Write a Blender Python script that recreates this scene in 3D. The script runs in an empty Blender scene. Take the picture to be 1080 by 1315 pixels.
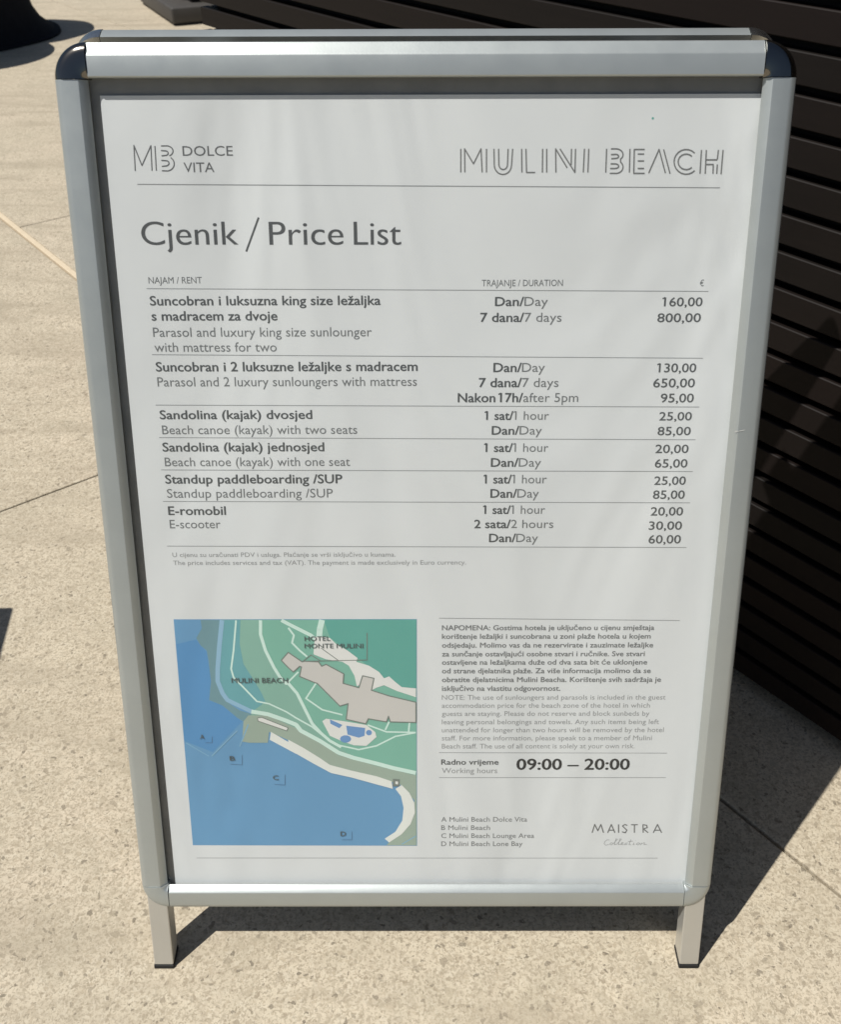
import bpy, bmesh, math, random
from mathutils import Matrix, Vector

random.seed(7)
scene = bpy.context.scene
col = scene.collection
R = math.radians

# ------------------------------------------------------------------ camera
PITCH, ROLL, YAW = 0.6435011, -0.003915, 0.003457
cam_data = bpy.data.cameras.new('camera')
cam = bpy.data.objects.new('camera', cam_data)
col.objects.link(cam)
_r = Vector((math.cos(YAW), math.sin(YAW), 0))
_h = Vector((-math.sin(YAW), math.cos(YAW), 0))
_f = _h * math.cos(PITCH) - Vector((0, 0, 1)) * math.sin(PITCH)
_u = _h * math.sin(PITCH) + Vector((0, 0, 1)) * math.cos(PITCH)
_right = _r * math.cos(ROLL) + _u * math.sin(ROLL)
_up = _u * math.cos(ROLL) - _r * math.sin(ROLL)
_m = Matrix((_right, _up, -_f)).transposed().to_4x4()
_m.translation = Vector((-0.0025245, -0.58163469, 1.09764346))
cam.matrix_world = _m
cam_data.sensor_fit = 'VERTICAL'
cam_data.sensor_height = 24.0
cam_data.lens = 24.0 * 1250 / 1315
cam_data.clip_start = 0.02
cam_data.clip_end = 2000
cam_data.dof.use_dof = True
cam_data.dof.focus_distance = 1.0
cam_data.dof.aperture_fstop = 9.0
scene.camera = cam

# ------------------------------------------------------------------ light
SUN_STRENGTH = 4.6
SKY_STRENGTH = 0.05
KX, KY = 0.51, 0.215                       # shadow shift on the ground per metre of height
to_sun = Vector((-KX, -KY, 1)).normalized()
world = bpy.data.worlds.new('World')
scene.world = world
world.use_nodes = True
wn = world.node_tree
for n in list(wn.nodes):
    wn.nodes.remove(n)
sky = wn.nodes.new('ShaderNodeTexSky')
sky.sky_type = 'NISHITA'
sky.sun_disc = False
sky.sun_elevation = math.asin(to_sun.z)
sky.sun_rotation = math.atan2(to_sun.x, to_sun.y)
sky.altitude = 5
bg = wn.nodes.new('ShaderNodeBackground')
bg.inputs['Strength'].default_value = SKY_STRENGTH
wo = wn.nodes.new('ShaderNodeOutputWorld')
wn.links.new(sky.outputs[0], bg.inputs[0])
wn.links.new(bg.outputs[0], wo.inputs[0])
sd = bpy.data.lights.new('sun', 'SUN')
sd.energy = SUN_STRENGTH
sd.angle = R(0.53)
sd.color = (1.0, 0.965, 0.905)
so = bpy.data.objects.new('sun', sd)
so.rotation_euler = to_sun.to_track_quat('Z', 'Y').to_euler()
so.location = (0, 0, 6)
col.objects.link(so)
scene.view_settings.view_transform = 'Standard'
scene.view_settings.look = 'None'
scene.view_settings.gamma = 1
scene.view_settings.use_curve_mapping = False
scene.view_settings.exposure = 0.0
scene.render.engine = 'CYCLES'

# ------------------------------------------------------------------ helpers
def tag(o, label=None, cat=None, group=None, kind=None):
    if label: o['label'] = label
    if cat: o['category'] = cat
    if group: o['group'] = group
    if kind: o['kind'] = kind
    return o

def empty(name, loc=(0, 0, 0)):
    o = bpy.data.objects.new(name, None)
    o.location = loc
    o.empty_display_size = 0.1
    col.objects.link(o)
    return o

def new_mat(name):
    m = bpy.data.materials.new(name)
    m.use_nodes = True
    return m, m.node_tree.nodes, m.node_tree.links, m.node_tree.nodes['Principled BSDF']

def place(me, name, parent, mats):
    o = bpy.data.objects.new(name, me)
    col.objects.link(o)
    for m in (mats if isinstance(mats, (list, tuple)) else [mats]):
        me.materials.append(m)
    if parent is not None:
        o.parent = parent
    return o

def origin_of(parent):
    v = Vector((0, 0, 0))
    while parent is not None:
        v += Vector(parent.location)
        parent = parent.parent
    return v

def mesh_obj(name, verts, faces, mats, parent=None, smooth=False, bevel=0.0, seg=2, mat_ids=None, fix=True, auto=None):
    """verts are world positions; the object is stored relative to its parent"""
    off = origin_of(parent)
    bm = bmesh.new()
    vs = [bm.verts.new(Vector(v) - off) for v in verts]
    for i, f in enumerate(faces):
        try:
            fc = bm.faces.new([vs[k] for k in f])
            if mat_ids: fc.material_index = mat_ids[i]
        except ValueError:
            pass
    if fix:
        bmesh.ops.recalc_face_normals(bm, faces=bm.faces)
    if bevel > 0:
        bmesh.ops.bevel(bm, geom=[e for e in bm.edges], offset=bevel, segments=seg, profile=0.5, affect='EDGES', clamp_overlap=True)
    me = bpy.data.meshes.new(name)
    bm.to_mesh(me)
    bm.free()
    if smooth or auto:
        for p in me.polygons: p.use_smooth = True
        if auto:
            me.set_sharp_from_angle(angle=R(auto))
    return place(me, name, parent, mats)

def box_vf(fn, x0, x1, y0, y1, z0, z1):
    v = [fn(x, y, z) for z in (z0, z1) for y in (y0, y1) for x in (x0, x1)]
    f = [(0, 1, 3, 2), (4, 6, 7, 5), (0, 4, 5, 1), (2, 3, 7, 6), (0, 2, 6, 4), (1, 5, 7, 3)]
    return v, f

def ident(x, y, z):
    return Vector((x, y, z))

# ------------------------------------------------------------------ materials
def srgb(c):
    return tuple(((x / 255) / 12.92 if x / 255 <= .04045 else ((x / 255 + .055) / 1.055) ** 2.4) for x in c)

def N(ns, t, **kw):
    n = ns.new(t)
    for k, v in kw.items():
        if k in n.bl_rna.properties: setattr(n, k, v)
        else: n.inputs[k.replace('_', ' ')].default_value = v
    return n

def mixc(ns, ls, fac, a, b, mode='MIX'):
    n = ns.new('ShaderNodeMix'); n.data_type = 'RGBA'; n.blend_type = mode
    for sock, val in ((n.inputs[0], fac), (n.inputs[6], a), (n.inputs[7], b)):
        if hasattr(val, 'is_linked') or hasattr(val, 'links'): ls.new(val, sock)
        elif isinstance(val, (int, float)): sock.default_value = val
        else: sock.default_value = (*val, 1)
    return n.outputs[2]

def ramp(ns, ls, src, stops):
    n = ns.new('ShaderNodeValToRGB')
    while len(n.color_ramp.elements) < len(stops): n.color_ramp.elements.new(.5)
    for e, (p, c) in zip(n.color_ramp.elements, stops):
        e.position = p
        e.color = (c, c, c, 1) if isinstance(c, (int, float)) else (*c, 1)
    ls.new(src, n.inputs[0])
    return n.outputs[0]

def mathn(ns, ls, op, a, b=None):
    n = ns.new('ShaderNodeMath'); n.operation = op
    for i, v in enumerate((a, b)):
        if v is None: continue
        if isinstance(v, (int, float)): n.inputs[i].default_value = v
        else: ls.new(v, n.inputs[i])
    return n.outputs[0]

def position(ns, ls, scale=(1, 1, 1), rot=0.0):
    g = ns.new('ShaderNodeNewGeometry')
    mp = ns.new('ShaderNodeMapping')
    mp.inputs['Scale'].default_value = scale
    mp.inputs['Rotation'].default_value = (0, 0, rot)
    ls.new(g.outputs['Position'], mp.inputs[0])
    return mp.outputs[0]

def stone_material(name, tint=(1, 1, 1), flecks=1.0):
    m, ns, ls, bs = new_mat(name)
    P = position(ns, ls)
    def noise(scale, detail=4, rough=.55, vec=P, dist=0):
        n = N(ns, 'ShaderNodeTexNoise', Scale=scale, Detail=detail, Roughness=rough, Distortion=dist)
        ls.new(vec, n.inputs['Vector']); return n
    big = noise(2.3, 5)
    mid = noise(11, 5, .6)
    col0 = mixc(ns, ls, ramp(ns, ls, big.outputs[0], [(.38, 0), (.62, 1)]), tuple(a * b for a, b in zip((.62, .55, .42), tint)), tuple(a * b for a, b in zip((.65, .56, .435), tint)))
    col1 = mixc(ns, ls, ramp(ns, ls, mid.outputs[0], [(.35, 0), (.7, 1)]), col0, tuple(a * b for a, b in zip((.52, .46, .35), tint)))
    # warped coordinates for the chips
    wn_ = noise(60, 3, .6)
    ad = ns.new('ShaderNodeVectorMath'); ad.operation = 'MULTIPLY_ADD'
    ls.new(wn_.outputs['Color'], ad.inputs[0]); ad.inputs[1].default_value = (.020, .020, .020); ls.new(P, ad.inputs[2])
    W = ad.outputs[0]
    heights = []
    cur = col1
    def chips(cur, scale, pick, size, c, amt):
        v = N(ns, 'ShaderNodeTexVoronoi', Scale=scale, Randomness=1.0); ls.new(W, v.inputs['Vector'])
        sep = ns.new('ShaderNodeSeparateColor'); ls.new(v.outputs['Color'], sep.inputs[0])
        sel = ramp(ns, ls, sep.outputs[0], [(pick, 0), (pick + .02, 1)])
        # chip size differs by cell
        sz = mathn(ns, ls, 'MULTIPLY', sep.outputs[1], size)
        d = mathn(ns, ls, 'SUBTRACT', mathn(ns, ls, 'ADD', sz, size * .35), v.outputs['Distance'])
        inside = ramp(ns, ls, d, [(0.0, 0), (.09, 1)])
        f = mathn(ns, ls, 'MULTIPLY', mathn(ns, ls, 'MULTIPLY', sel, inside), amt)
        f2 = mathn(ns, ls, 'MULTIPLY', f, mathn(ns, ls, 'ADD', mathn(ns, ls, 'MULTIPLY', sep.outputs[2], .7), .3))
        heights.append(f2)
        return mixc(ns, ls, f2, cur, c)
    # mottled matrix: irregular short dabs, lighter and darker
    for sc_, lo, hi, c_, am in ((70, .52, .62, (.37, .315, .235), .42), (110, .53, .62, (.66, .60, .48), .5), (165, .54, .62, (.30, .25, .18), .62), (290, .53, .61, (.25, .205, .145), .68), (38, .56, .7, (.42, .355, .27), .28)):
        nn = noise(sc_, 2, .55, vec=P, dist=.5)
        cur = mixc(ns, ls, ramp(ns, ls, nn.outputs[0], [(lo, 0), (hi, am)]), cur, c_)
    # fine granular matrix
    cur = chips(cur, 210, .55, .5, (.40, .33, .235), .8 * flecks)
    cur = chips(cur, 78, .66, .38, (.36, .305, .22), .7 * flecks)
    cur = chips(cur, 240, .55, .5, (.22, .175, .12), .85 * flecks)
    cur = chips(cur, 95, .76, .36, (.22, .18, .13), .85 * flecks)
    cur = chips(cur, 170, .78, .42, (.085, .068, .05), 1.0 * flecks)
    cur = chips(cur, 42, .84, .26, (.33, .29, .215), .7 * flecks)
    grain = noise(520, 2, .7)
    cur = mixc(ns, ls, ramp(ns, ls, grain.outputs[0], [(.3, 0), (.75, .35)]), cur, (.62, .52, .38))
    # long soft drag marks and stains
    PS = position(ns, ls, scale=(1.3, 7.0, 1), rot=R(8))
    st = N(ns, 'ShaderNodeTexNoise', Scale=1.1, Detail=6, Roughness=.62, Distortion=.6); ls.new(PS, st.inputs['Vector'])
    cur = mixc(ns, ls, ramp(ns, ls, st.outputs[0], [(.50, 0), (.68, .6)]), cur, tuple(a * b for a, b in zip((.33, .275, .20), tint)))
    oi = ns.new('ShaderNodeObjectInfo')
    cur = mixc(ns, ls, mathn(ns, ls, 'MULTIPLY', oi.outputs['Random'], .22), cur, (.44, .395, .30))
    dirt = noise(5.5, 6, .7)
    cur = mixc(ns, ls, ramp(ns, ls, dirt.outputs[0], [(.5, 0), (.75, .30)]), cur, (.36, .32, .235))
    ls.new(cur, bs.inputs['Base Color'])
    bs.inputs['Roughness'].default_value = .82
    bs.inputs['Specular IOR Level'].default_value = .3
    bp = N(ns, 'ShaderNodeBump', Strength=.35, Distance=.0014)
    hsum = mathn(ns, ls, 'SUBTRACT', mathn(ns, ls, 'MULTIPLY', grain.outputs[0], .6), mathn(ns, ls, 'ADD', heights[4], heights[3]))
    ls.new(hsum, bp.inputs['Height']); ls.new(bp.outputs[0], bs.inputs['Normal'])
    return m

M = {}
M['stone'] = stone_material('terrazzo_paving')
m, ns, ls, bs = new_mat('sandy_joint')
P = position(ns, ls)
n = N(ns, 'ShaderNodeTexNoise', Scale=180, Detail=4); ls.new(P, n.inputs['Vector'])
ls.new(mixc(ns, ls, n.outputs[0], (.10, .08, .055), (.2, .16, .11)), bs.inputs['Base Color'])
bs.inputs['Roughness'].default_value = .95
M['joint'] = m
m, ns, ls, bs = new_mat('pale_sealant')
P = position(ns, ls)
n = N(ns, 'ShaderNodeTexNoise', Scale=60, Detail=5); ls.new(P, n.inputs['Vector'])
ls.new(mixc(ns, ls, n.outputs[0], (.55, .45, .31), (.72, .61, .45)), bs.inputs['Base Color'])
bs.inputs['Roughness'].default_value = .9
M['sealant'] = m

def metal(name, base, rough, metallic=1.0, grain=True, smudge=.08):
    m, ns, ls, bs = new_mat(name)
    bs.inputs['Metallic'].default_value = metallic
    P = position(ns, ls)
    n = N(ns, 'ShaderNodeTexNoise', Scale=14, Detail=6, Roughness=.65); ls.new(P, n.inputs['Vector'])
    dark = tuple(c * .93 for c in base)
    ls.new(mixc(ns, ls, ramp(ns, ls, n.outputs[0], [(.35, 0), (.75, 1)]), base, dark), bs.inputs['Base Color'])
    n2 = N(ns, 'ShaderNodeTexNoise', Scale=33, Detail=5, Roughness=.7); ls.new(P, n2.inputs['Vector'])
    rr = ns.new('ShaderNodeMapRange'); ls.new(n2.outputs[0], rr.inputs[0])
    rr.inputs[1].default_value = .3; rr.inputs[2].default_value = .7
    rr.inputs[3].default_value = max(.02, rough - smudge); rr.inputs[4].default_value = rough + smudge
    ls.new(rr.outputs[0], bs.inputs['Roughness'])
    if grain:
        ms = ns.new('ShaderNodeMapping'); ms.inputs['Scale'].default_value = (1, 1, .02); ls.new(P, ms.inputs[0])
        n3 = N(ns, 'ShaderNodeTexNoise', Scale=700, Detail=3); ls.new(ms.outputs[0], n3.inputs['Vector'])
        bp = N(ns, 'ShaderNodeBump', Strength=.10, Distance=.0004); ls.new(n3.outputs[0], bp.inputs['Height'])
        ls.new(bp.outputs[0], bs.inputs['Normal'])
    return m
M['alu'] = metal('anodised_aluminium', (.47, .505, .50), .43, .62, smudge=.03)
M['leg'] = metal('leg_aluminium', (.60, .59, .55), .42, .6, smudge=.03)
M['chrome'] = metal('dark_chrome', (.19, .18, .165), .15, 1.0, False, .04)
M['chrome_light'] = metal('polished_aluminium', (.55, .56, .55), .28, 1.0, False, .05)

def plain(name, base, rough=.6, var=.25, scale=20, spec=.5, bump=0, bscale=200, coat=0):
    m, ns, ls, bs = new_mat(name)
    P = position(ns, ls)
    n = N(ns, 'ShaderNodeTexNoise', Scale=scale, Detail=5, Roughness=.6); ls.new(P, n.inputs['Vector'])
    ls.new(mixc(ns, ls, ramp(ns, ls, n.outputs[0], [(.3, 0), (.7, 1)]), base, tuple(c * (1 - var) for c in base)), bs.inputs['Base Color'])
    bs.inputs['Roughness'].default_value = rough
    bs.inputs['Specular IOR Level'].default_value = spec
    if bump:
        n2 = N(ns, 'ShaderNodeTexNoise', Scale=bscale, Detail=4); ls.new(P, n2.inputs['Vector'])
        bp = N(ns, 'ShaderNodeBump', Strength=.5, Distance=bump); ls.new(n2.outputs[0], bp.inputs['Height'])
        ls.new(bp.outputs[0], bs.inputs['Normal'])
    return m
M['rubber'] = plain('black_rubber', (.012, .012, .012), .7)
M['backing'] = plain('grey_backing_board', (.27, .27, .25), .6)
M['scuff'] = plain('pale_scuff', (.62, .63, .60), .6)
M['steel'] = metal('hinge_steel', (.35, .35, .35), .35, 1.0)
M['black_fabric'] = plain('black_woven_fabric', (.010, .011, .015), .9, .3, 30, .2, .002, 400)
M['dark_frame'] = plain('dark_grey_powder_coat', (.060, .055, .050), .6, .2, 12)
M['dark_inner'] = plain('black_weave', (.012, .011, .011), .8, .2, 12)
M['cushion'] = plain('white_cushion', (.72, .72, .70), .9, .08, 8, .3, .001, 300)
M['table'] = plain('dark_table_metal', (.02, .02, .02), .5)

# dark stained slats: grain runs along the board
m, ns, ls, bs = new_mat('dark_stained_wood')
P = position(ns, ls, rot=R(51))
mp = ns.new('ShaderNodeMapping'); mp.inputs['Scale'].default_value = (2.2, 30, 30); ls.new(P, mp.inputs[0])
n = N(ns, 'ShaderNodeTexNoise', Scale=3, Detail=7, Roughness=.65, Distortion=.5); ls.new(mp.outputs[0], n.inputs['Vector'])
oi = ns.new('ShaderNodeObjectInfo')
c = mixc(ns, ls, n.outputs[0], (.0115, .0088, .0076), (.0050, .0042, .0037))
c = mixc(ns, ls, mathn(ns, ls, 'MULTIPLY', oi.outputs['Random'], .5), c, (.0135, .0078, .0066))
ls.new(c, bs.inputs['Base Color'])
bs.inputs['Roughness'].default_value = .6
bs.inputs['Specular IOR Level'].default_value = .18
bp = N(ns, 'ShaderNodeBump', Strength=.3, Distance=.0006); ls.new(n.outputs[0], bp.inputs['Height']); ls.new(bp.outputs[0], bs.inputs['Normal'])
M['wood'] = m
M['wood_dark'] = plain('black_backing', (.006, .005, .005), .9)

# poster paper and inks share the slow ripple of the sheet
def paper(name, base, rough=.55, spec=.35, wear=0.04):
    m, ns, ls, bs = new_mat(name)
    P = position(ns, ls)
    sc = ns.new('ShaderNodeMapping'); sc.inputs['Scale'].default_value = (3.6, 1.4, 1.4)
    sc.inputs['Rotation'].default_value = (0, R(12), 0); ls.new(P, sc.inputs[0])
    n = N(ns, 'ShaderNodeTexNoise', Scale=1.2, Detail=3, Roughness=.5, Distortion=.6); ls.new(sc.outputs[0], n.inputs['Vector'])
    n2 = N(ns, 'ShaderNodeTexNoise', Scale=9, Detail=3); ls.new(P, n2.inputs['Vector'])
    bp = N(ns, 'ShaderNodeBump', Strength=1.0, Distance=.017)
    bp2 = N(ns, 'ShaderNodeBump', Strength=1.0, Distance=.0006)
    ls.new(n.outputs[0], bp.inputs['Height']); ls.new(n2.outputs[0], bp2.inputs['Height'])
    ls.new(bp.outputs[0], bp2.inputs['Normal']); ls.new(bp2.outputs[0], bs.inputs['Normal'])
    if wear:
        ls.new(mixc(ns, ls, n2.outputs[0], base, tuple(c * (1 - wear) for c in base)), bs.inputs['Base Color'])
    else:
        bs.inputs['Base Color'].default_value = (*base, 1)
    bs.inputs['Roughness'].default_value = rough
    bs.inputs['Specular IOR Level'].default_value = spec
    return m
WHITE = (.715, .74, .74)
M['paper'] = paper('poster_paper', WHITE)
def lit(c, k=1.24):                       # ink colour from how the print looks in the sun
    return tuple(min(.85, x * k) for x in srgb(c))
INK = {
    'b': (.095, .102, .102), 'r': (.185, .195, .195), 's': (.11, .117, .117), 'n': (.32, .33, .33), 'o': (.19, .20, .20), 'm': (.10, .13, .13), 'B': (.035, .038, .038),
    'rule': (.26, .27, .27), 'heading': (.095, .10, .10), 'mono': (.14, .145, .145), 'word': (.19, .195, .19), 'comp': (.15, .155, .155)}
for k_, c_ in INK.items():
    M['ink_' + k_] = paper('ink_' + {'b': 'bold', 'o': 'note', 'r': 'regular', 's': 'price', 'n': 'fine', 'm': 'map', 'B': 'hours'}.get(k_, k_), c_, wear=0)
MAPC = {'sea': (97, 143, 178), 'coast': (104, 138, 146), 'shelf': (82, 134, 178), 'land': (124, 164, 150), 'teal': (98, 152, 158), 'green': (116, 167, 150), 'deep': (90, 154, 143),
        'olive': (144, 160, 147), 'path_blue': (132, 168, 190), 'path': (190, 214, 204), 'plaza': (206, 207, 203), 'roof': (186, 184, 179), 'outline': (112, 120, 114),
        'pool': (100, 138, 182), 'sand': (208, 211, 205), 'line': (122, 164, 188), 'mark': (80, 115, 145)}
for k_, c_ in MAPC.items():
    M['map_' + k_] = paper('map_' + k_, lit(c_), wear=.02)

# clear cover sheet
m, ns, ls, bs = new_mat('clear_cover_sheet')
for n_ in list(ns):
    if n_.type == 'BSDF_PRINCIPLED': ns.remove(n_)
out = [n_ for n_ in ns if n_.type == 'OUTPUT_MATERIAL'][0]
tr = N(ns, 'ShaderNodeBsdfTransparent'); tr.inputs[0].default_value = (.985, .99, .99, 1)
gl = N(ns, 'ShaderNodeBsdfGlossy'); gl.inputs['Roughness'].default_value = .16
P = position(ns, ls)
sc = ns.new('ShaderNodeMapping'); sc.inputs['Scale'].default_value = (9, 2, 2); sc.inputs['Rotation'].default_value = (0, R(-14), 0); ls.new(P, sc.inputs[0])
n = N(ns, 'ShaderNodeTexNoise', Scale=1.5, Detail=3); ls.new(sc.outputs[0], n.inputs['Vector'])
bp = N(ns, 'ShaderNodeBump', Strength=1, Distance=.012); ls.new(n.outputs[0], bp.inputs['Height']); ls.new(bp.outputs[0], gl.inputs['Normal'])
lw = N(ns, 'ShaderNodeLayerWeight', Blend=.5)
fr_ = mathn(ns, ls, 'ADD', mathn(ns, ls, 'MULTIPLY', mathn(ns, ls, 'POWER', lw.outputs['Facing'], 4.0), .6), .035)
mx = N(ns, 'ShaderNodeMixShader'); ls.new(fr_, mx.inputs[0]); ls.new(tr.outputs[0], mx.inputs[1]); ls.new(gl.outputs[0], mx.inputs[2])
ls.new(mx.outputs[0], out.inputs[0])
M['cover'] = m

# ------------------------------------------------------------------ layout of the printed sheet, in millimetres on the poster plane
PRINT_TEXT = [
  ('brand_text', [('r', 'DOLCE')], -215.29, -170.78, 884.76, 8.62),
  ('brand_text', [('r', 'VITA')], -215.33, -188.08, 871.02, 8.7),
  ('heading_text', [('r', 'Cjenik')], -258.02, -170.78, 808.54, 21.89),
  ('heading_text', [('r', 'Price')], -141.88, -74.9, 808.28, 21.88),
  ('heading_text', [('r', 'List')], -64.92, -22.38, 808.12, 21.89),
  ('column_heading', [('r', 'NAJAM / RENT')], -255.41, -206.15, 774.3, 6.15),
  ('column_heading', [('r', 'TRAJANJE / DURATION')], 51.91, 126.65, 771.06, 6.16),
  ('column_heading', [('r', '€')], 252.84, 256.63, 770.66, 5.91),
  ('row1', [('b', 'Suncobran i luksuzna king size ležaljka')], -255.63, -41.8, 754.48, 8.97),
  ('row1', [('b', 's madracem za dvoje')], -255.33, -138.3, 740.54, 9.05),
  ('row1', [('r', 'Parasol and luxury king size sunlounger')], -255.36, -50.45, 725.47, 9.15),
  ('row1', [('r', 'with mattress for two')], -255.3, -140.21, 711.48, 9.24),
  ('row2', [('b', 'Suncobran i 2 luksuzne ležaljke s madracem')], -255.34, -7.71, 692.95, 9.35),
  ('row2', [('r', 'Parasol and 2 luxury sunloungers with mattress')], -255.28, -8.29, 678.55, 9.44),
  ('row3', [('b', 'Sandolina (kajak) dvosjed')], -255.63, -109.32, 646.88, 9.1),
  ('row3', [('r', 'Beach canoe (kayak) with two seats')], -254.78, -66.17, 631.98, 9.2),
  ('row4', [('b', 'Sandolina (kajak) jednosjed')], -255.69, -98.78, 614.83, 9.3),
  ('row4', [('r', 'Beach canoe (kayak) with one seat')], -254.81, -73.86, 599.92, 9.39),
  ('row5', [('b', 'Standup paddleboarding /SUP')], -255.73, -82.1, 582.38, 9.49),
  ('row5', [('r', 'Standup paddleboarding /SUP')], -255.33, -91.69, 567.75, 9.58),
  ('row6', [('b', 'E-romobil')], -255.45, -198.59, 549.93, 9.41),
  ('row6', [('r', 'E-scooter')], -255.25, -204.68, 535.85, 9.5),
  ('row1', [('b', 'Dan/'), ('r', 'Day')], 64.66, 113.44, 753.17, 8.72),
  ('row1', [('b', '7 dana/'), ('r', '7 days')], 51.18, 126.75, 738.6, 8.81),
  ('row2', [('b', 'Dan/'), ('r', 'Day')], 64.4, 112.9, 691.68, 9.09),
  ('row2', [('b', '7 dana/'), ('r', '7 days')], 50.88, 126.46, 677.28, 9.18),
  ('row2', [('b', 'Nakon'), ('b', '_17h/'), ('r', 'after 5pm')], 30.94, 145.91, 662.74, 9.26),
  ('row3', [('b', '1 sat/'), ('r', '1 hour')], 56.92, 118.55, 645.49, 8.84),
  ('row3', [('b', 'Dan/'), ('r', 'Day')], 64.06, 112.22, 630.92, 8.93),
  ('row4', [('b', '1 sat/'), ('r', '1 hour')], 56.95, 119.23, 613.73, 9.03),
  ('row4', [('b', 'Dan/'), ('r', 'Day')], 63.9, 112.57, 598.85, 9.11),
  ('row5', [('b', '1 sat/'), ('r', '1 hour')], 56.97, 118.82, 581.86, 9.21),
  ('row5', [('b', 'Dan/'), ('r', 'Day')], 63.98, 111.53, 567.24, 9.3),
  ('row6', [('b', '1 sat/'), ('r', '1 hour')], 56.98, 118.36, 550.47, 9.11),
  ('row6', [('b', '2 sata/'), ('r', '2 hours')], 48.5, 127.1, 535.54, 9.2),
  ('row6', [('b', 'Dan/'), ('r', 'Day')], 63.52, 112.33, 520.76, 9.29),
  ('row1', [('s', '160,00')], 219.61, 256.68, 752.56, 8.47),
  ('row1', [('s', '800,00')], 216.1, 256.41, 738.0, 8.56),
  ('row2', [('s', '130,00')], 219.23, 256.04, 691.08, 8.83),
  ('row2', [('s', '650,00')], 216.62, 255.96, 676.68, 8.92),
  ('row2', [('s', '95,00')], 224.72, 256.13, 662.14, 9.0),
  ('row3', [('s', '25,00')], 224.69, 255.75, 644.62, 8.57),
  ('row3', [('s', '85,00')], 224.17, 255.91, 630.05, 8.66),
  ('row4', [('s', '20,00')], 223.32, 255.25, 612.32, 8.76),
  ('row4', [('s', '65,00')], 223.84, 255.38, 597.71, 8.84),
  ('row5', [('s', '25,00')], 224.55, 255.2, 580.16, 8.94),
  ('row5', [('s', '85,00')], 224.23, 255.29, 565.8, 9.03),
  ('row6', [('s', '20,00')], 223.28, 255.06, 548.46, 9.12),
  ('row6', [('s', '30,00')], 222.42, 255.17, 533.52, 9.21),
  ('row6', [('s', '60,00')], 223.16, 255.23, 519.02, 9.3),
  ('footnote_text', [('n', 'U cijenu su uračunati PDV i usluga. Plaćanje se vrši isključivo u kunama.')], -255.25, -30.44, 505.38, 4.99),
  ('footnote_text', [('n', 'The price includes services and tax (VAT). The payment is made exclusively in Euro currency.')], -255.11, 40.51, 496.76, 5.02),
  ('note_text', [('b', 'NAPOMENA: Gostima hotela je uključeno u cijenu smještaja')], 16.74, 235.54, 424.27, 5.89),
  ('note_text', [('b', 'korištenje ležaljki i suncobrana u zoni plaže hotela u kojem')], 16.78, 232.55, 414.58, 5.93),
  ('note_text', [('b', 'odsjedaju. Molimo vas da ne rezervirate i zauzimate ležaljke')], 16.83, 235.72, 404.56, 5.96),
  ('note_text', [('b', 'za sunčanje ostavljajući osobne stvari i ručnike. Sve stvari')], 16.87, 227.77, 394.48, 6.0),
  ('note_text', [('b', 'ostavljene na ležaljkama duže od dva sata bit će uklonjene')], 16.91, 230.91, 384.88, 6.04),
  ('note_text', [('b', 'od strane djelatnika plaže. Za više informacija molimo da se')], 16.95, 235.33, 374.95, 6.07),
  ('note_text', [('b', 'obratite djelatnicima Mulini Beacha. Korištenje svih sadržaja je')], 16.99, 246.78, 364.68, 6.12),
  ('note_text', [('b', 'isključivo na vlastitu odgovornost.')], 17.04, 141.59, 354.42, 6.15),
  ('note_text', [('n', 'NOTE: The use of sunloungers and parasols is included in the guest')], 16.83, 253.33, 343.86, 5.91),
  ('note_text', [('n', 'accommodation price for the beach zone of the hotel in which')], 16.87, 237.43, 334.26, 5.95),
  ('note_text', [('n', 'guests are staying. Please do not reserve and block sunbeds by')], 16.91, 237.6, 324.6, 5.97),
  ('note_text', [('n', 'leaving personal belongings and towels. Any such items being left')], 16.95, 248.43, 314.58, 6.01),
  ('note_text', [('n', 'unattended for longer than two hours will be removed by the hotel')], 16.99, 254.23, 304.8, 6.05),
  ('note_text', [('n', 'staff. For more information, please speak to a member of Mulini')], 17.03, 242.21, 294.98, 6.08),
  ('note_text', [('n', 'Beach staff. The use of all content is solely at your own risk.')], 17.07, 224.5, 285.09, 6.12),
  ('hours_text', [('b', 'Radno vrijeme')], 16.64, 78.41, 265.22, 6.78),
  ('hours_text', [('n', 'Working hours')], 17.2, 77.35, 254.56, 6.82),
  ('hours_text', [('B', '09:00 – 20:00')], 98.39, 220.28, 258.87, 14.16),
  ('legend_text', [('r', 'A Mulini Beach Dolce Vita')], 16.81, 111.71, 192.9, 6.37),
  ('legend_text', [('r', 'B Mulini Beach')], 16.86, 70.93, 182.14, 6.41),
  ('legend_text', [('r', 'C Mulini Beach Lounge Area')], 16.9, 120.16, 171.6, 6.45),
  ('legend_text', [('r', 'D Mulini Beach Lone Bay')], 16.94, 107.49, 161.04, 6.49),
  ('map_label', [('m', 'MULINI BEACH')], -204.29, -145.0, 364.5, 6.02),
  ('map_label', [('m', 'HOTEL')], -125.67, -98.87, 412.81, 5.45),
  ('map_label', [('m', 'MONTE MULINI')], -125.99, -65.06, 404.44, 5.47),
  ('map_label', [('m', 'A')], -242.27, -237.8, 297.52, 5.66),
  ('map_label', [('m', 'B')], -212.12, -206.55, 270.98, 5.76),
  ('map_label', [('m', 'C')], -166.52, -160.51, 246.94, 5.84),
  ('map_label', [('m', 'D')], -95.05, -89.17, 174.9, 6.26),
]
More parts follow.
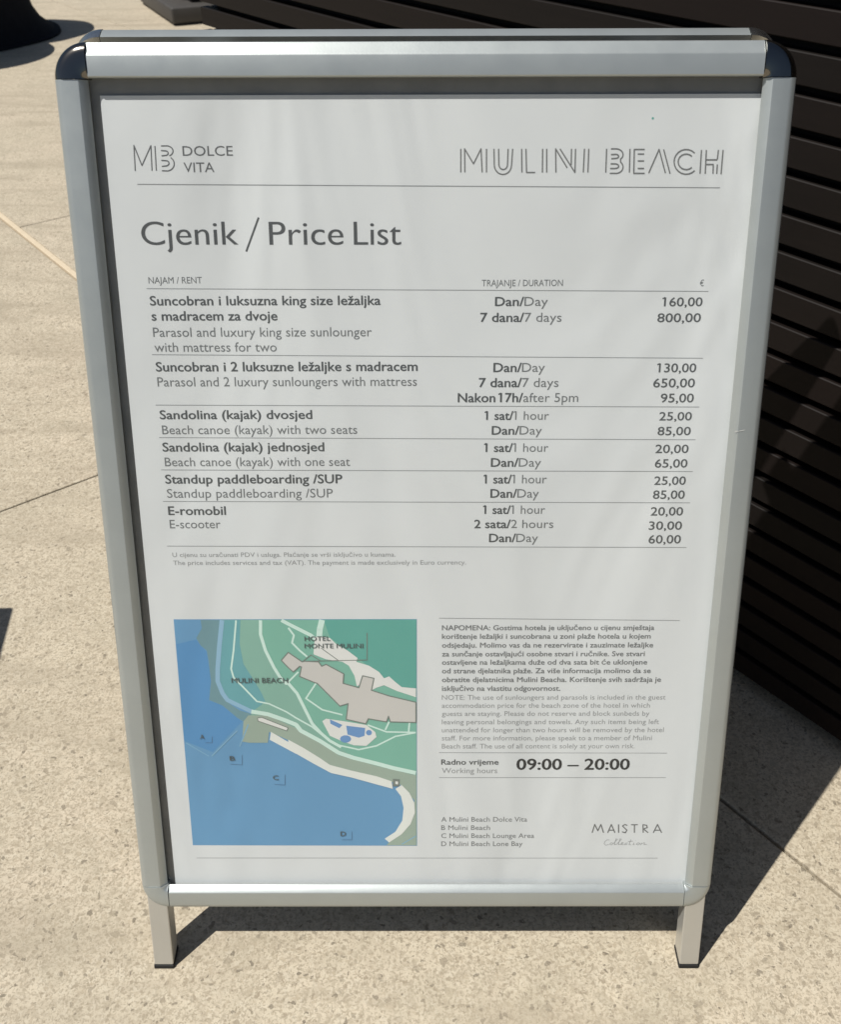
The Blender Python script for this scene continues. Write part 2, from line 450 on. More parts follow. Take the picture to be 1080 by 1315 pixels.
PRINT_RULES = [
  ((-257.93, 860.94), (263.54, 856.63), 0.7),
  ((-257.85, 769.67), (261.33, 765.94), 0.55),
  ((-258.13, 708.79), (261.63, 704.25), 0.55),
  ((-258.95, 660.57), (262.28, 657.57), 0.55),
  ((-258.26, 628.66), (261.32, 625.39), 0.55),
  ((-259.15, 596.23), (261.34, 593.5), 0.55),
  ((-259.99, 563.95), (261.31, 561.51), 0.55),
  ((-259.82, 517.03), (261.62, 514.6), 0.55),
  ((13.51, 437.82), (261.17, 434.74), 0.55),
  ((14.02, 279.97), (259.97, 279.06), 0.55),
  ((14.12, 248.95), (260.97, 248.64), 0.55),
  ((-257.56, 145.52), (259.59, 144.78), 0.5),
]
HEADING_SLASH = [(-150.84, 832.27), (-163.76, 802.57)]
LOGO_MONOGRAM = [
  [(-258.69, 872.14), (-257.98, 893.56), (-252.36, 876.72), (-242.95, 893.28), (-243.76, 872.34)],
  [(-239.4, 893.03), (-239.91, 872.33)],
  [(-234.04, 893.01), (-228.23, 893.08), (-226.82, 892.68), (-225.59, 892.06), (-224.63, 891.26), (-223.98, 890.31), (-223.68, 889.27), (-223.75, 888.2), (-224.18, 887.16), (-224.95, 886.2), (-226.01, 885.38), (-227.32, 884.74)],
  [(-226.15, 883.4), (-225.51, 882.72), (-224.55, 881.73), (-223.88, 880.55), (-223.53, 879.25), (-223.53, 877.88), (-223.86, 876.53), (-224.51, 875.26), (-225.46, 874.13), (-226.65, 873.21), (-228.02, 872.54), (-229.51, 872.15), (-235.02, 872.32)],
  [(-234.36, 889.19), (-229.9, 888.91), (-228.95, 888.55), (-228.33, 887.87), (-228.16, 887.01), (-228.47, 886.15), (-229.21, 885.48), (-230.21, 885.13), (-234.22, 884.87)],
  [(-234.8, 881.02), (-230.02, 880.73), (-228.97, 880.33), (-228.27, 879.56), (-228.08, 878.59), (-228.43, 877.62), (-229.26, 876.85), (-230.38, 876.45), (-234.72, 875.95)],
]
LOGO_WORDMARK = [
  [(31.39, 889.91), (31.59, 870.16)],
  [(35.19, 870.15), (34.71, 889.9), (42.79, 877.38), (49.24, 889.86), (50.6, 870.11)],
  [(54.09, 889.85), (54.45, 870.1)],
  [(60.72, 889.83), (61.25, 876.37), (61.25, 876.37), (61.68, 873.9), (62.82, 871.67), (64.56, 869.9), (66.73, 868.76), (69.12, 868.36), (71.5, 868.74), (73.62, 869.88), (75.28, 871.64), (76.31, 873.87), (76.62, 876.33), (77.29, 889.78)],
  [(64.8, 889.82), (65.34, 876.84), (65.34, 876.84), (65.56, 875.5), (66.13, 874.28), (67.0, 873.32), (68.09, 872.7), (69.28, 872.48), (70.47, 872.69), (71.53, 873.31), (72.35, 874.27), (72.87, 875.48), (73.02, 876.82), (73.21, 889.8)],
  [(85.19, 889.76), (86.03, 870.01)],
  [(89.02, 889.75), (90.14, 870.0), (97.84, 869.98)],
  [(103.8, 889.71), (104.26, 869.96)],
  [(107.37, 889.7), (108.11, 869.95)],
  [(116.33, 869.93), (115.28, 889.68), (126.17, 873.78)],
  [(119.1, 889.67), (133.27, 869.89), (132.87, 889.63)],
  [(129.3, 889.64), (129.65, 876.19)],
  [(140.77, 889.61), (140.71, 869.87)],
  [(144.59, 889.6), (144.82, 869.86)],
  [(160.39, 889.56), (160.74, 869.81)],
  [(164.22, 889.55), (168.8, 889.54), (170.29, 889.39), (171.71, 888.97), (172.97, 888.3), (174.0, 887.41), (174.74, 886.37), (175.15, 885.23), (175.2, 884.06), (174.88, 882.93), (174.22, 881.91), (173.25, 881.06), (173.41, 878.45), (174.49, 877.5), (175.28, 876.37), (175.75, 875.11), (175.85, 873.82), (175.59, 872.55), (174.98, 871.4), (174.06, 870.42), (172.87, 869.68), (171.5, 869.22), (170.02, 869.06), (164.37, 869.08)],
  [(164.49, 884.76), (168.82, 884.99), (170.11, 884.76), (171.08, 884.14), (171.47, 883.3), (171.18, 882.46), (170.28, 881.85), (169.02, 881.62), (164.94, 881.39)],
  [(164.68, 877.06), (168.78, 877.05), (170.33, 876.79), (171.49, 876.08), (171.96, 875.11), (171.61, 874.14), (170.53, 873.44), (169.0, 873.18), (164.39, 873.2)],
  [(181.04, 889.51), (181.78, 869.76)],
  [(194.07, 888.99), (184.89, 889.02), (185.68, 869.02), (195.43, 868.99)],
  [(193.82, 885.16), (188.2, 885.18)],
  [(194.21, 879.39), (188.58, 879.41)],
  [(194.64, 873.11), (189.0, 873.13)],
  [(199.01, 869.23), (206.81, 888.96), (213.9, 869.19)],
  [(210.89, 888.95), (218.04, 868.69)],
  [(238.59, 885.86), (235.91, 887.66), (232.87, 888.69), (229.72, 888.85), (226.73, 888.12), (224.16, 886.57), (222.22, 884.34), (221.09, 881.6), (220.86, 878.6), (221.56, 875.59), (223.13, 872.82), (225.43, 870.55), (228.26, 868.97), (231.39, 868.22), (234.54, 868.36), (237.43, 869.39), (239.82, 871.2)],
  [(236.29, 883.15), (234.23, 884.41), (231.88, 885.02), (229.5, 884.9), (227.36, 884.08), (225.69, 882.63), (224.68, 880.73), (224.44, 878.59), (225.02, 876.44), (226.33, 874.52), (228.24, 873.06), (230.53, 872.22), (232.94, 872.09), (235.2, 872.69), (237.05, 873.95)],
  [(244.31, 888.38), (244.73, 868.62)],
  [(248.64, 888.37), (249.35, 868.61)],
  [(249.36, 880.21), (259.07, 880.18)],
  [(249.19, 876.35), (255.84, 876.33), (256.28, 868.59)],
  [(259.35, 888.34), (259.03, 880.66)],
  [(263.43, 888.33), (263.51, 868.09)],
  [(259.43, 876.32), (259.62, 868.58)],
]
LOGO_COMPANY = [
  [(184.39, 178.26), (186.7, 189.06), (190.58, 180.96), (193.58, 189.05), (197.05, 178.25)],
  [(201.65, 178.24), (205.06, 189.04), (209.71, 178.23)],
  [(213.09, 189.03), (213.74, 178.23)],
  [(222.92, 187.68), (219.97, 189.03), (217.51, 187.01), (222.73, 181.6), (221.22, 178.22), (217.39, 179.58)],
  [(226.87, 188.68), (234.33, 188.67)],
  [(230.6, 188.68), (231.28, 178.21)],
  [(241.07, 178.2), (240.07, 188.67), (244.13, 187.99), (245.2, 184.95), (241.01, 183.27), (246.53, 178.19)],
  [(252.28, 178.19), (256.1, 188.98), (261.49, 178.18)],
  [(202.9, 181.62), (208.07, 181.62)],
  [(253.48, 181.57), (259.8, 181.56)],
  [(204.32, 168.73), (201.66, 169.08), (199.15, 166.69), (198.42, 163.97), (200.3, 161.91), (203.77, 162.94)],
  [(206.28, 165.32), (204.64, 163.28), (206.9, 162.25), (208.55, 164.3), (206.28, 165.32)],
  [(208.57, 163.95), (213.08, 169.74), (211.27, 170.43), (209.97, 162.59), (212.58, 163.27), (217.48, 169.74), (215.68, 170.42), (214.39, 162.58), (217.0, 163.26), (219.98, 164.97), (218.17, 165.65), (217.46, 162.92), (220.57, 162.58)],
  [(224.83, 164.96), (222.21, 164.62), (221.45, 162.57), (224.52, 162.91)],
  [(228.08, 169.39), (226.31, 162.57), (228.51, 162.57)],
  [(224.73, 166.67), (230.41, 167.34)],
  [(231.87, 165.29), (230.72, 162.57), (232.47, 162.9)],
  [(233.04, 167.68), (233.28, 168.02)],
  [(236.28, 165.29), (234.21, 163.24), (236.48, 162.22), (238.55, 164.26), (236.28, 165.29)],
  [(240.27, 164.94), (239.13, 162.21), (240.32, 164.26), (243.34, 165.28), (243.08, 162.55), (246.13, 163.23)],
]
MAP_AREAS = [
  (0, 'sea', [(-259.75, 436.93), (-9.26, 436.77), (-10.12, 161.45), (-260.4, 162.43)]),
  (1, 'coast', [(-231.98, 436.22), (-211.8, 436.19), (-215.52, 408.75), (-219.33, 380.57), (-218.19, 359.1), (-212.76, 343.17), (-197.89, 331.48), (-185.12, 327.06), (-190.76, 319.71), (-194.76, 318.24), (-201.03, 322.68), (-212.49, 327.1), (-215.73, 337.35), (-229.57, 343.93), (-226.08, 366.3), (-226.97, 390.5), (-228.1, 401.77), (-234.07, 407.39), (-237.9, 415.76), (-231.39, 426.85)]),
  (1, 'shelf', [(-259.41, 408.82), (-238.01, 414.37), (-234.07, 407.39), (-228.2, 400.37), (-226.08, 366.3), (-229.57, 343.93), (-215.73, 337.35), (-201.03, 322.68), (-196.07, 318.25), (-229.99, 280.99), (-259.34, 294.55)]),
  (2, 'land', [(-210.52, 436.46), (-9.66, 436.25), (-10.55, 161.97), (-44.05, 162.27), (-12.93, 201.36), (-12.84, 220.76), (-29.25, 241.55), (-81.15, 255.85), (-104.19, 263.74), (-132.02, 285.6), (-147.87, 295.65), (-167.94, 305.92), (-169.94, 292.49), (-189.69, 292.52), (-197.5, 294.03), (-194.76, 318.24), (-185.12, 327.06), (-210.12, 343.9), (-219.0, 366.29), (-217.57, 387.66)]),
  (3, 'teal', [(-209.28, 436.18), (-190.99, 436.15), (-193.27, 408.72), (-190.77, 386.2), (-180.35, 366.23), (-173.38, 351.82), (-170.03, 341.66), (-184.95, 330.0), (-210.12, 343.9), (-219.0, 366.29), (-217.57, 387.66)]),
  (3, 'green', [(-170.18, 436.12), (-9.66, 436.25), (-10.62, 257.34), (-34.52, 262.08), (-77.99, 273.87), (-103.22, 294.82), (-116.19, 311.03), (-128.77, 333.78), (-144.85, 363.64), (-158.97, 381.89), (-166.92, 401.67), (-171.05, 419.82)]),
  (4, 'deep', [(-105.27, 436.59), (-9.91, 436.43), (-10.23, 357.51), (-25.49, 359.02), (-32.07, 364.94), (-43.94, 369.39), (-71.22, 392.83), (-99.42, 415.94)]),
  (4, 'olive', [(-197.5, 294.03), (-194.76, 318.24), (-189.11, 325.6), (-168.25, 325.57), (-138.91, 310.03), (-139.14, 310.2), (-114.16, 291.76), (-94.25, 277.01), (-53.63, 263.68), (-10.65, 251.82), (-11.0, 162.23), (-44.05, 162.27), (-12.93, 201.36), (-12.84, 220.76), (-29.25, 241.55), (-81.15, 255.85), (-104.19, 263.74), (-132.02, 285.6), (-147.87, 295.65), (-167.94, 305.92), (-169.94, 292.49), (-189.69, 292.52)]),
  (7, 'plaza', [(-115.04, 417.4), (-99.42, 415.94), (-93.11, 408.76), (-81.51, 401.53), (-71.22, 392.83), (-72.63, 388.47), (-59.55, 384.07), (-49.12, 376.74), (-43.94, 369.39), (-38.62, 371.58), (-32.07, 364.94), (-25.49, 359.02), (-10.49, 357.51), (-10.53, 347.1), (-30.85, 354.57), (-44.05, 361.27), (-52.07, 358.31), (-57.43, 355.35), (-54.53, 369.4), (-66.39, 372.36), (-69.26, 362.04), (-72.63, 359.83), (-74.99, 372.38), (-80.64, 384.11), (-87.12, 388.49), (-104.14, 391.43), (-117.08, 397.25)]),
  (8, 'roof', [(-150.9, 390.34), (-143.26, 399.46), (-129.25, 388.56), (-126.59, 389.28), (-112.13, 388.53), (-109.02, 383.42), (-104.33, 385.6), (-86.17, 374.6), (-87.13, 363.55), (-70.67, 358.34), (-66.39, 372.36), (-54.53, 369.4), (-57.43, 355.35), (-38.9, 348.63), (-10.56, 341.12), (-10.66, 316.98), (-37.95, 317.77), (-39.88, 324.6), (-41.98, 317.78), (-61.4, 321.6), (-64.21, 315.53), (-84.93, 320.88), (-82.44, 339.72), (-91.2, 336.73), (-114.33, 363.59), (-118.26, 365.07), (-132.58, 371.73), (-130.15, 382.72), (-132.1, 383.46), (-138.97, 376.88), (-144.03, 382.01)]),
  (7, 'plaza', [(-110.54, 318.64), (-106.41, 321.66), (-87.68, 318.6), (-63.57, 314.01), (-54.29, 305.5), (-53.04, 299.37), (-64.07, 288.6), (-77.62, 289.39), (-91.03, 294.81), (-103.02, 300.97)]),
  (8, 'pool', [(-85.13, 313.18), (-64.99, 310.41), (-65.85, 300.92), (-71.99, 298.63), (-84.06, 302.48)]),
  (8, 'pool', [(-102.4, 320.9), (-89.15, 314.04), (-92.62, 310.24), (-101.89, 315.58)]),
  (8, 'pool', [(-80.14, 297.1), (-81.24, 299.81), (-84.23, 301.49), (-87.99, 301.49), (-91.08, 299.83), (-92.32, 297.12), (-91.23, 294.4), (-88.23, 292.72), (-84.46, 292.71), (-81.37, 294.39)]),
  (8, 'pool', [(-57.81, 304.74), (-58.4, 306.72), (-59.99, 307.94), (-61.99, 307.95), (-63.63, 306.73), (-64.29, 304.75), (-63.71, 302.77), (-62.12, 301.54), (-60.11, 301.54), (-58.47, 302.76)]),
  (7, 'sand', [(-165.97, 305.92), (-139.84, 287.95), (-140.22, 278.92), (-167.77, 296.23)]),
  (8, 'sand', [(-147.84, 296.42), (-131.99, 286.37), (-114.77, 273.92), (-104.14, 265.31), (-81.09, 258.21), (-53.84, 251.09), (-37.46, 244.73), (-36.19, 235.19), (-54.01, 240.79), (-81.31, 249.54), (-103.09, 255.09), (-121.84, 266.9), (-140.43, 279.4), (-148.25, 287.17)]),
  (8, 'sand', [(-33.44, 235.19), (-26.51, 239.96), (-18.32, 230.38), (-12.86, 217.54), (-12.22, 204.6), (-17.17, 189.95), (-27.05, 176.82), (-41.19, 166.08), (-46.04, 171.06), (-34.02, 180.12), (-26.2, 194.86), (-24.68, 211.1), (-27.32, 225.59)]),
  (9, 'outline', [(-36.05, 247.9), (-28.51, 247.1), (-29.28, 238.37), (-36.16, 238.38)]),
  (10, 'sand', [(-33.34, 244.73), (-30.32, 244.41), (-30.63, 240.76), (-33.38, 241.24)]),
  (8, 'plaza', [(-179.49, 322.64), (-174.89, 323.37), (-147.4, 310.78), (-148.87, 307.08), (-179.04, 318.96)]),
]
MAP_LINES = [
  (5, 'path_blue', 5.2, [(-209.92, 436.05), (-214.25, 408.75), (-218.04, 380.57), (-219.0, 366.29), (-214.79, 351.88), (-210.12, 343.9), (-184.95, 330.0)]),
  (6, 'path', 5.2, [(-185.59, 330.29), (-168.18, 327.04), (-151.54, 320.4), (-138.73, 314.47), (-133.87, 307.14), (-114.05, 294.84), (-94.16, 280.12), (-77.99, 273.87), (-53.58, 266.81), (-35.9, 261.3), (-11.04, 254.98)]),
  (5, 'path', 2.0, [(-195.43, 435.75), (-200.06, 401.73), (-203.93, 380.54), (-201.98, 370.56), (-193.57, 360.5), (-179.07, 342.4), (-166.24, 339.47), (-148.49, 329.94), (-138.39, 322.59), (-121.55, 311.71), (-107.18, 297.91), (-93.89, 289.41), (-72.31, 283.97), (-53.22, 288.59), (-32.75, 300.11), (-10.84, 304.68)]),
  (5, 'path', 3.6, [(-170.2, 435.84), (-171.05, 419.82), (-166.92, 401.67), (-158.97, 381.89), (-153.1, 370.48), (-146.99, 363.31), (-144.85, 363.64), (-136.06, 351.75), (-128.77, 333.78), (-121.41, 315.61), (-112.38, 304.05), (-103.22, 294.82), (-91.24, 287.09)]),
  (5, 'path', 4.2, [(-148.76, 435.81), (-141.82, 431.69), (-129.11, 424.56), (-118.91, 418.84), (-111.33, 411.66)]),
  (5, 'path', 6.6, [(-106.84, 436.17), (-109.53, 425.95), (-110.57, 414.53)]),
  (5, 'path', 2.2, [(-142.01, 427.43), (-136.52, 418.87), (-138.85, 410.27), (-131.35, 401.61), (-123.76, 394.36)]),
  (5, 'path', 2.0, [(-144.78, 365.11), (-133.69, 376.87)]),
  (5, 'path', 2.0, [(-115.66, 363.59), (-126.97, 345.77), (-110.08, 332.25), (-88.82, 326.18)]),
  (5, 'path', 2.0, [(-62.22, 314.01), (-42.14, 305.58), (-11.11, 304.78)]),
  (5, 'path', 2.0, [(-39.29, 317.78), (-43.46, 307.88)]),
  (5, 'path', 2.0, [(-17.51, 317.75), (-18.53, 305.55)]),
  (9, 'outline', 1.3, [(-150.9, 390.34), (-143.26, 399.46), (-129.25, 388.56), (-126.59, 389.28), (-112.13, 388.53), (-109.02, 383.42), (-104.33, 385.6), (-86.17, 374.6), (-87.13, 363.55), (-70.67, 358.34), (-66.39, 372.36), (-54.53, 369.4), (-57.43, 355.35), (-38.9, 348.63), (-10.56, 341.12), (-10.66, 316.98), (-37.95, 317.77), (-39.88, 324.6), (-41.98, 317.78), (-61.4, 321.6), (-64.21, 315.53), (-84.93, 320.88), (-82.44, 339.72), (-91.2, 336.73), (-114.33, 363.59), (-118.26, 365.07), (-132.58, 371.73), (-130.15, 382.72), (-132.1, 383.46), (-138.97, 376.88), (-144.03, 382.01), (-150.9, 390.34)]),
  (9, 'outline', 0.9, [(-129.25, 388.56), (-119.74, 396.53), (-109.48, 389.25)]),
  (9, 'outline', 0.9, [(-126.59, 389.28), (-61.4, 390.63), (-60.79, 421.6)]),
  (9, 'outline', 0.9, [(-108.96, 404.46), (-91.02, 389.95)]),
  (9, 'outline', 0.9, [(-179.49, 322.64), (-174.89, 323.37), (-147.4, 310.78), (-148.87, 307.08), (-179.04, 318.96), (-179.49, 322.64)]),
  (5, 'line', 1.5, [(-189.73, 314.85), (-200.49, 288.03)]),
  (5, 'line', 1.5, [(-201.95, 307.45), (-231.65, 276.01)]),
  (5, 'line', 1.0, [(-258.17, 292.61), (-234.3, 276.02)]),
  (5, 'line', 1.2, [(-11.37, 174.32), (-27.16, 163.58)]),
  (5, 'mark', 0.7, [(-237.1, 292.58), (-229.85, 292.57), (-229.34, 300.05)]),
  (5, 'mark', 0.7, [(-211.76, 266.12), (-199.19, 265.35), (-198.48, 277.48)]),
  (5, 'mark', 0.7, [(-165.22, 240.77), (-153.89, 239.98), (-153.3, 253.07)]),
  (5, 'mark', 0.7, [(-93.8, 169.45), (-82.57, 169.44), (-82.31, 180.17)]),
]

# ------------------------------------------------------------------ ground and paving
ground = mesh_obj('ground', [(-400, -400, -.03), (400, -400, -.03), (400, 400, -.03), (-400, 400, -.03)], [(0, 1, 2, 3)], M['joint'], fix=False)
tag(ground, 'sandy bed under the stone paving', kind='structure')
O = Vector((.402, .232, 0)); E1 = Vector((.6202, -.7844, 0)); E2 = Vector((.7844, .6202, 0))
def SL(s, t, z): return O + E1 * s + E2 * t + Vector((0, 0, z))
pavement = empty('pavement')
tag(pavement, 'pale terrazzo stone paving with narrow joints', kind='structure')
rows = [(-9.6 + 1.6 * i, -9.6 + 1.6 * (i + 1)) for i in range(17)]
for (t0, t1) in rows:
    i = round((t0 + 9.6) / 1.6)
    start = {5: -1.26, 6: -2.69}.get(i, random.uniform(-2, 0))
    k0 = -7
    while start + 2.4 * k0 < 8:
        s0 = start + 2.4 * k0; s1 = s0 + 2.4; k0 += 1
        c_ = SL((s0 + s1) / 2, (t0 + t1) / 2, 0)
        if (c_ - Vector((0, 2, 0))).length > 13: continue
        g = .0024
        ta = t0 + g
        if i == 6 and s1 < -.2: ta = t0 + .021
        dz = random.uniform(-.0008, .0003)
        v, f = box_vf(SL, s0 + g, s1 - g, ta, t1 - g, -.03, dz)
        mesh_obj('paving_slab', v, f, M['stone'], pavement, bevel=.0022, seg=2)
v, f = box_vf(SL, -14, -.35, .0030, .0195, -.03, .0006)
mesh_obj('sealant_strip', v, f, M['sealant'], pavement, bevel=.0015, seg=1)

# ------------------------------------------------------------------ slatted kiosk box on the right
FA = R(-51.0)
D = Vector((math.cos(FA), math.sin(FA), 0)); NB = Vector((-math.sin(FA), math.cos(FA), 0))   # NB points away from the viewer
P0 = Vector((.5283, .3756, 0))
def KF(s, t, z): return P0 + D * s + NB * t + Vector((0, 0, z))
S0, S1, DEP, PITCHZ, TOP0 = -1.55, 1.15, .75, .0426, .8255
kiosk = empty('slatted_unit', tuple(KF((S0 + S1) / 2, DEP / 2, 0)))
tag(kiosk, 'dark brown wooden unit clad in horizontal slats, behind the price board', 'cabinet')
v, f = box_vf(KF, S0 + .03, S1 - .03, .024, DEP - .03, .012, 1.15)
mesh_obj('core_panel', v, f, M['wood_dark'], kiosk)
front0 = None
for k in range(-18, 8):
    zt = TOP0 + PITCHZ * k
    zb = zt - .0325
    jit = random.uniform(-.0006, .0006)
    v, f = box_vf(KF, S0, S1, 0 + jit, .0185 + jit, zb, zt)
    mesh_obj('slat', v, f, M['wood'], kiosk, bevel=.0012, seg=1)
    v, f = box_vf(KF, S0 + .004, S0 + .0225, .022, DEP - .004, zb, zt)
    mesh_obj('slat', v, f, M['wood'], kiosk, bevel=.0012, seg=1)
v, f = box_vf(KF, S1 - .025, S1, .022, DEP, .01, 1.15); mesh_obj('end_panel', v, f, M['wood'], kiosk)
v, f = box_vf(KF, S0 + .03, S1 - .028, DEP - .028, DEP, .01, 1.15); mesh_obj('rear_panel', v, f, M['wood'], kiosk)
v, f = box_vf(KF, S0 - .02, S1 + .02, -.02, DEP + .02, 1.153, 1.185); mesh_obj('top_board', v, f, M['wood'], kiosk, bevel=.003)

# ------------------------------------------------------------------ A-board
PHI = .3305433
SP_, CP_ = math.sin(PHI), math.cos(PHI)
YM = .3485
def FRONT(a, b, w): return Vector((a, b * SP_ - w * CP_, b * CP_ + w * SP_))
def REAR(a, b, w):
    p = FRONT(a, b, w); return Vector((p.x, 2 * YM - p.y, p.z))
XO, BT, BB, CR = .3200, .9765, .0850, .0300
board = empty('price_board', (0, YM, 0))
tag(board, 'silver aluminium A-frame price board with a white beach price list', 'sign board')
PROF = [(0, -.019), (0, -.0085), (.0006, -.0052), (.0022, -.0024), (.0046, -.0008), (.0075, 0), (.0220, -.0003), (.0230, -.0009), (.0283, -.0060), (.0288, -.0068), (.0284, -.0076), (.0120, -.0080), (.0120, -.019)]
PROF_TOP = [(0, -.019), (.0006, -.0185), (.0004, -.0085), (.0012, -.0055), (.0100, -.0011), (.0110, -.0005), (.0122, -.0002), (.0278, -.0006), (.0288, -.0014), (.0292, -.0030), (.0290, -.0070), (.0284, -.0076), (.0120, -.0080), (.0120, -.019)]
def extrude(fn, name, prof, place_, e0, e1, mat, parent):
    """place_(u, w, e) -> (a, b, w)"""
    n = len(prof); verts = []; faces = []
    for e in (e0, e1):
        for (u, w) in prof: verts.append(fn(*place_(u, w, e)))
    for i in range(n):
        j = (i + 1) % n
        faces.append((i, j, n + j, n + i))
    faces.append(tuple(range(n))); faces.append(tuple(range(n, 2 * n)))
    return mesh_obj(name, verts, faces, mat, parent, auto=24)
def corner(fn, name, prof, cx, cb, a0, mat, parent, steps=14):
    n = len(prof); verts = []; faces = []
    for k in range(steps + 1):
        t = R(a0 + 90 * k / steps)
        for (u, w) in prof:
            r = CR - u
            verts.append(fn(cx + r * math.cos(t), cb + r * math.sin(t), w))
    for k in range(steps):
        for i in range(n):
            j = (i + 1) % n
            faces.append((k * n + i, k * n + j, (k + 1) * n + j, (k + 1) * n + i))
    faces.append(tuple(range(n))); faces.append(tuple(range(steps * n, (steps + 1) * n)))
    return mesh_obj(name, verts, faces, mat, parent, auto=35)

def panel(fn, front):
    xc, g = XO - CR, .0005
    extrude(fn, 'top_rail', PROF_TOP, lambda u, w, e: (e, BT - u, w), -xc + g, xc - g, M['alu'], board)
    extrude(fn, 'bottom_rail', PROF, lambda u, w, e: (e, BB + u, w), -xc + g, xc - g, M['alu'], board)
    for sgn in (-1, 1):
        extrude(fn, 'side_rail', PROF, lambda u, w, e, s=sgn: (s * (XO - u), e, w), BB + CR + g, BT - CR - g, M['alu'], board)
    cm = M['chrome'] if front else M['chrome_light']
    CPF = [(0, -.019), (0, -.0085), (.0008, -.0050), (.0026, -.0022), (.0054, -.0002), (.0090, .0008), (.0235, .0006), (.0256, -.0002), (.0296, -.0046), (.0296, -.019)]
    corner(fn, 'corner_cap', CPF, xc, BT - CR, 0, cm, board)
    corner(fn, 'corner_cap', CPF, -xc, BT - CR, 90, cm, board)
    corner(fn, 'corner_cap', CPF, -xc, BB + CR, 180, M['alu'], board)
    corner(fn, 'corner_cap', CPF, xc, BB + CR, 270, M['alu'], board)
    for sgn in (-1, 1):
        a0, a1 = sorted((sgn * .3145, sgn * .2925))
        verts = []
        wf, wb = -.0022, -.0255
        tn = SP_ / CP_
        for a in (a0, a1):
            for w in (wf, wb):
                verts.append(fn(a, -w * tn + .0052, w)); verts.append(fn(a, .108, w))
        fcs = [(0, 1, 3, 2), (4, 6, 7, 5), (0, 4, 5, 1), (2, 3, 7, 6), (0, 2, 6, 4), (1, 5, 7, 3)]
        leg = mesh_obj('leg', verts, fcs, M['leg'], board, bevel=.0012, seg=2)
        verts = []
        for a in (a0 - .0006, a1 + .0006):
            for w in (wf + .0006, wb - .0006):
                verts.append(fn(a, -w * tn, w)); verts.append(fn(a, -w * tn + .0050, w))
        foot = mesh_obj('rubber_foot', verts, fcs, M['rubber'], None, bevel=.0008, seg=1)
        foot.data.transform(Matrix.Translation(-origin_of(board)))
        foot.parent = leg
    v, f = box_vf(fn, -.305, .305, BB + .0135, BT - .0135, -.0165, -.0135)
    mesh_obj('backing_board', v, f, M['backing'], board)
    # poster sheet, just in front of the backing board
    v, f = box_vf(fn, -.2838 if front else -.300, .300, BB + .018, .9342 if front else BT - .018, -.0128, -.0115)
    return mesh_obj('poster', v, f, M['paper'], board)

poster = panel(FRONT, True)
blank = panel(REAR, False)
# clear cover: a thin gently buckled sheet
nx, nb = 24, 34; verts = []; faces = []
for j in range(nb + 1):
    for i in range(nx + 1):
        a = -.3025 + .605 * i / nx; b = BB + .0155 + (BT - BB - .031) * j / nb
        e = min(i, nx - i, j, nb - j)
        w = -.0098 + (.0008 * math.sin(a * 23 + b * 5) * math.sin(b * 11 + 1) if e > 1 else 0)
        verts.append(FRONT(a, b, w))
for j in range(nb):
    for i in range(nx):
        p = j * (nx + 1) + i; faces.append((p, p + 1, p + nx + 2, p + nx + 1))
mesh_obj('cover_sheet', verts, faces, M['cover'], board, smooth=True)
def ccw(pts):
    s = sum(pts[i][0] * pts[(i + 1) % len(pts)][1] - pts[(i + 1) % len(pts)][0] * pts[i][1] for i in range(len(pts)))
    return pts if s > 0 else pts[::-1]

def stroke(pts, wd):
    """a polyline as quads with round-ish joins (mm)"""
    out = []
    for i in range(len(pts) - 1):
        (x0, y0), (x1, y1) = pts[i], pts[i + 1]
        dx, dy = x1 - x0, y1 - y0; L_ = math.hypot(dx, dy)
        if L_ < 1e-6: continue
        dx, dy = dx / L_, dy / L_; h = wd / 2
        out.append(ccw([(x0 - dy * h, y0 + dx * h), (x0 + dy * h, y0 - dx * h), (x1 + dy * h, y1 - dx * h), (x1 - dy * h, y1 + dx * h)]))
    for i in range(1, len(pts) - 1):
        x, y = pts[i]; h = wd / 2
        out.append([(x + h * math.cos(k * math.pi / 4), y + h * math.sin(k * math.pi / 4)) for k in range(8)])
    return out

STROKE_ = stroke
# pale scuffs on the right side rail
def scuff(pts, wd, w=.00018):
    verts = []; faces = []
    for q in STROKE_(pts, wd):
        k = len(verts); verts += [FRONT(a / 1000, b / 1000, w) for a, b in q]; faces.append(tuple(range(k, k + len(q))))
    mesh_obj('scuff_mark', verts, faces, M['scuff'], board, fix=False)
scuff([(294.6, 636.2), (299.0, 636.6), (304.3, 637.7)], .8)
# hinge straps between the two halves
for a in (-.2, .2):
    v, f = box_vf(ident, a - .02, a + .02, YM - .0125, YM + .0125, .875, .885)
    mesh_obj('hinge', v, f, M['steel'], board, bevel=.001, seg=1)

# ------------------------------------------------------------------ prints on the poster
WP = -.0115
def flat_mesh(name, polys, mats, mat_ids, w=WP + .00015):
    """polys: list of (point list in mm, w) on the poster plane -> one flat print"""
    off = origin_of(poster)
    verts = []; faces = []
    for pts, ww in polys:
        base = len(verts)
        verts += [FRONT(a / 1000, b / 1000, ww) - off for (a, b) in pts]
        faces.append(tuple(range(base, base + len(pts))))
    me = bpy.data.meshes.new(name)
    me.from_pydata([tuple(v) for v in verts], [], faces)
    for p, i in zip(me.polygons, mat_ids): p.material_index = i
    me.update()
    return place(me, name, poster, mats)

def strokes(name, lines, wd, mat):
    polys = []
    n = 0
    for l in lines:
        for q in stroke(l, wd):
            polys.append((q, WP + .00014 + .0000006 * n)); n += 1
    return flat_mesh(name, polys, [mat], [0] * len(polys))

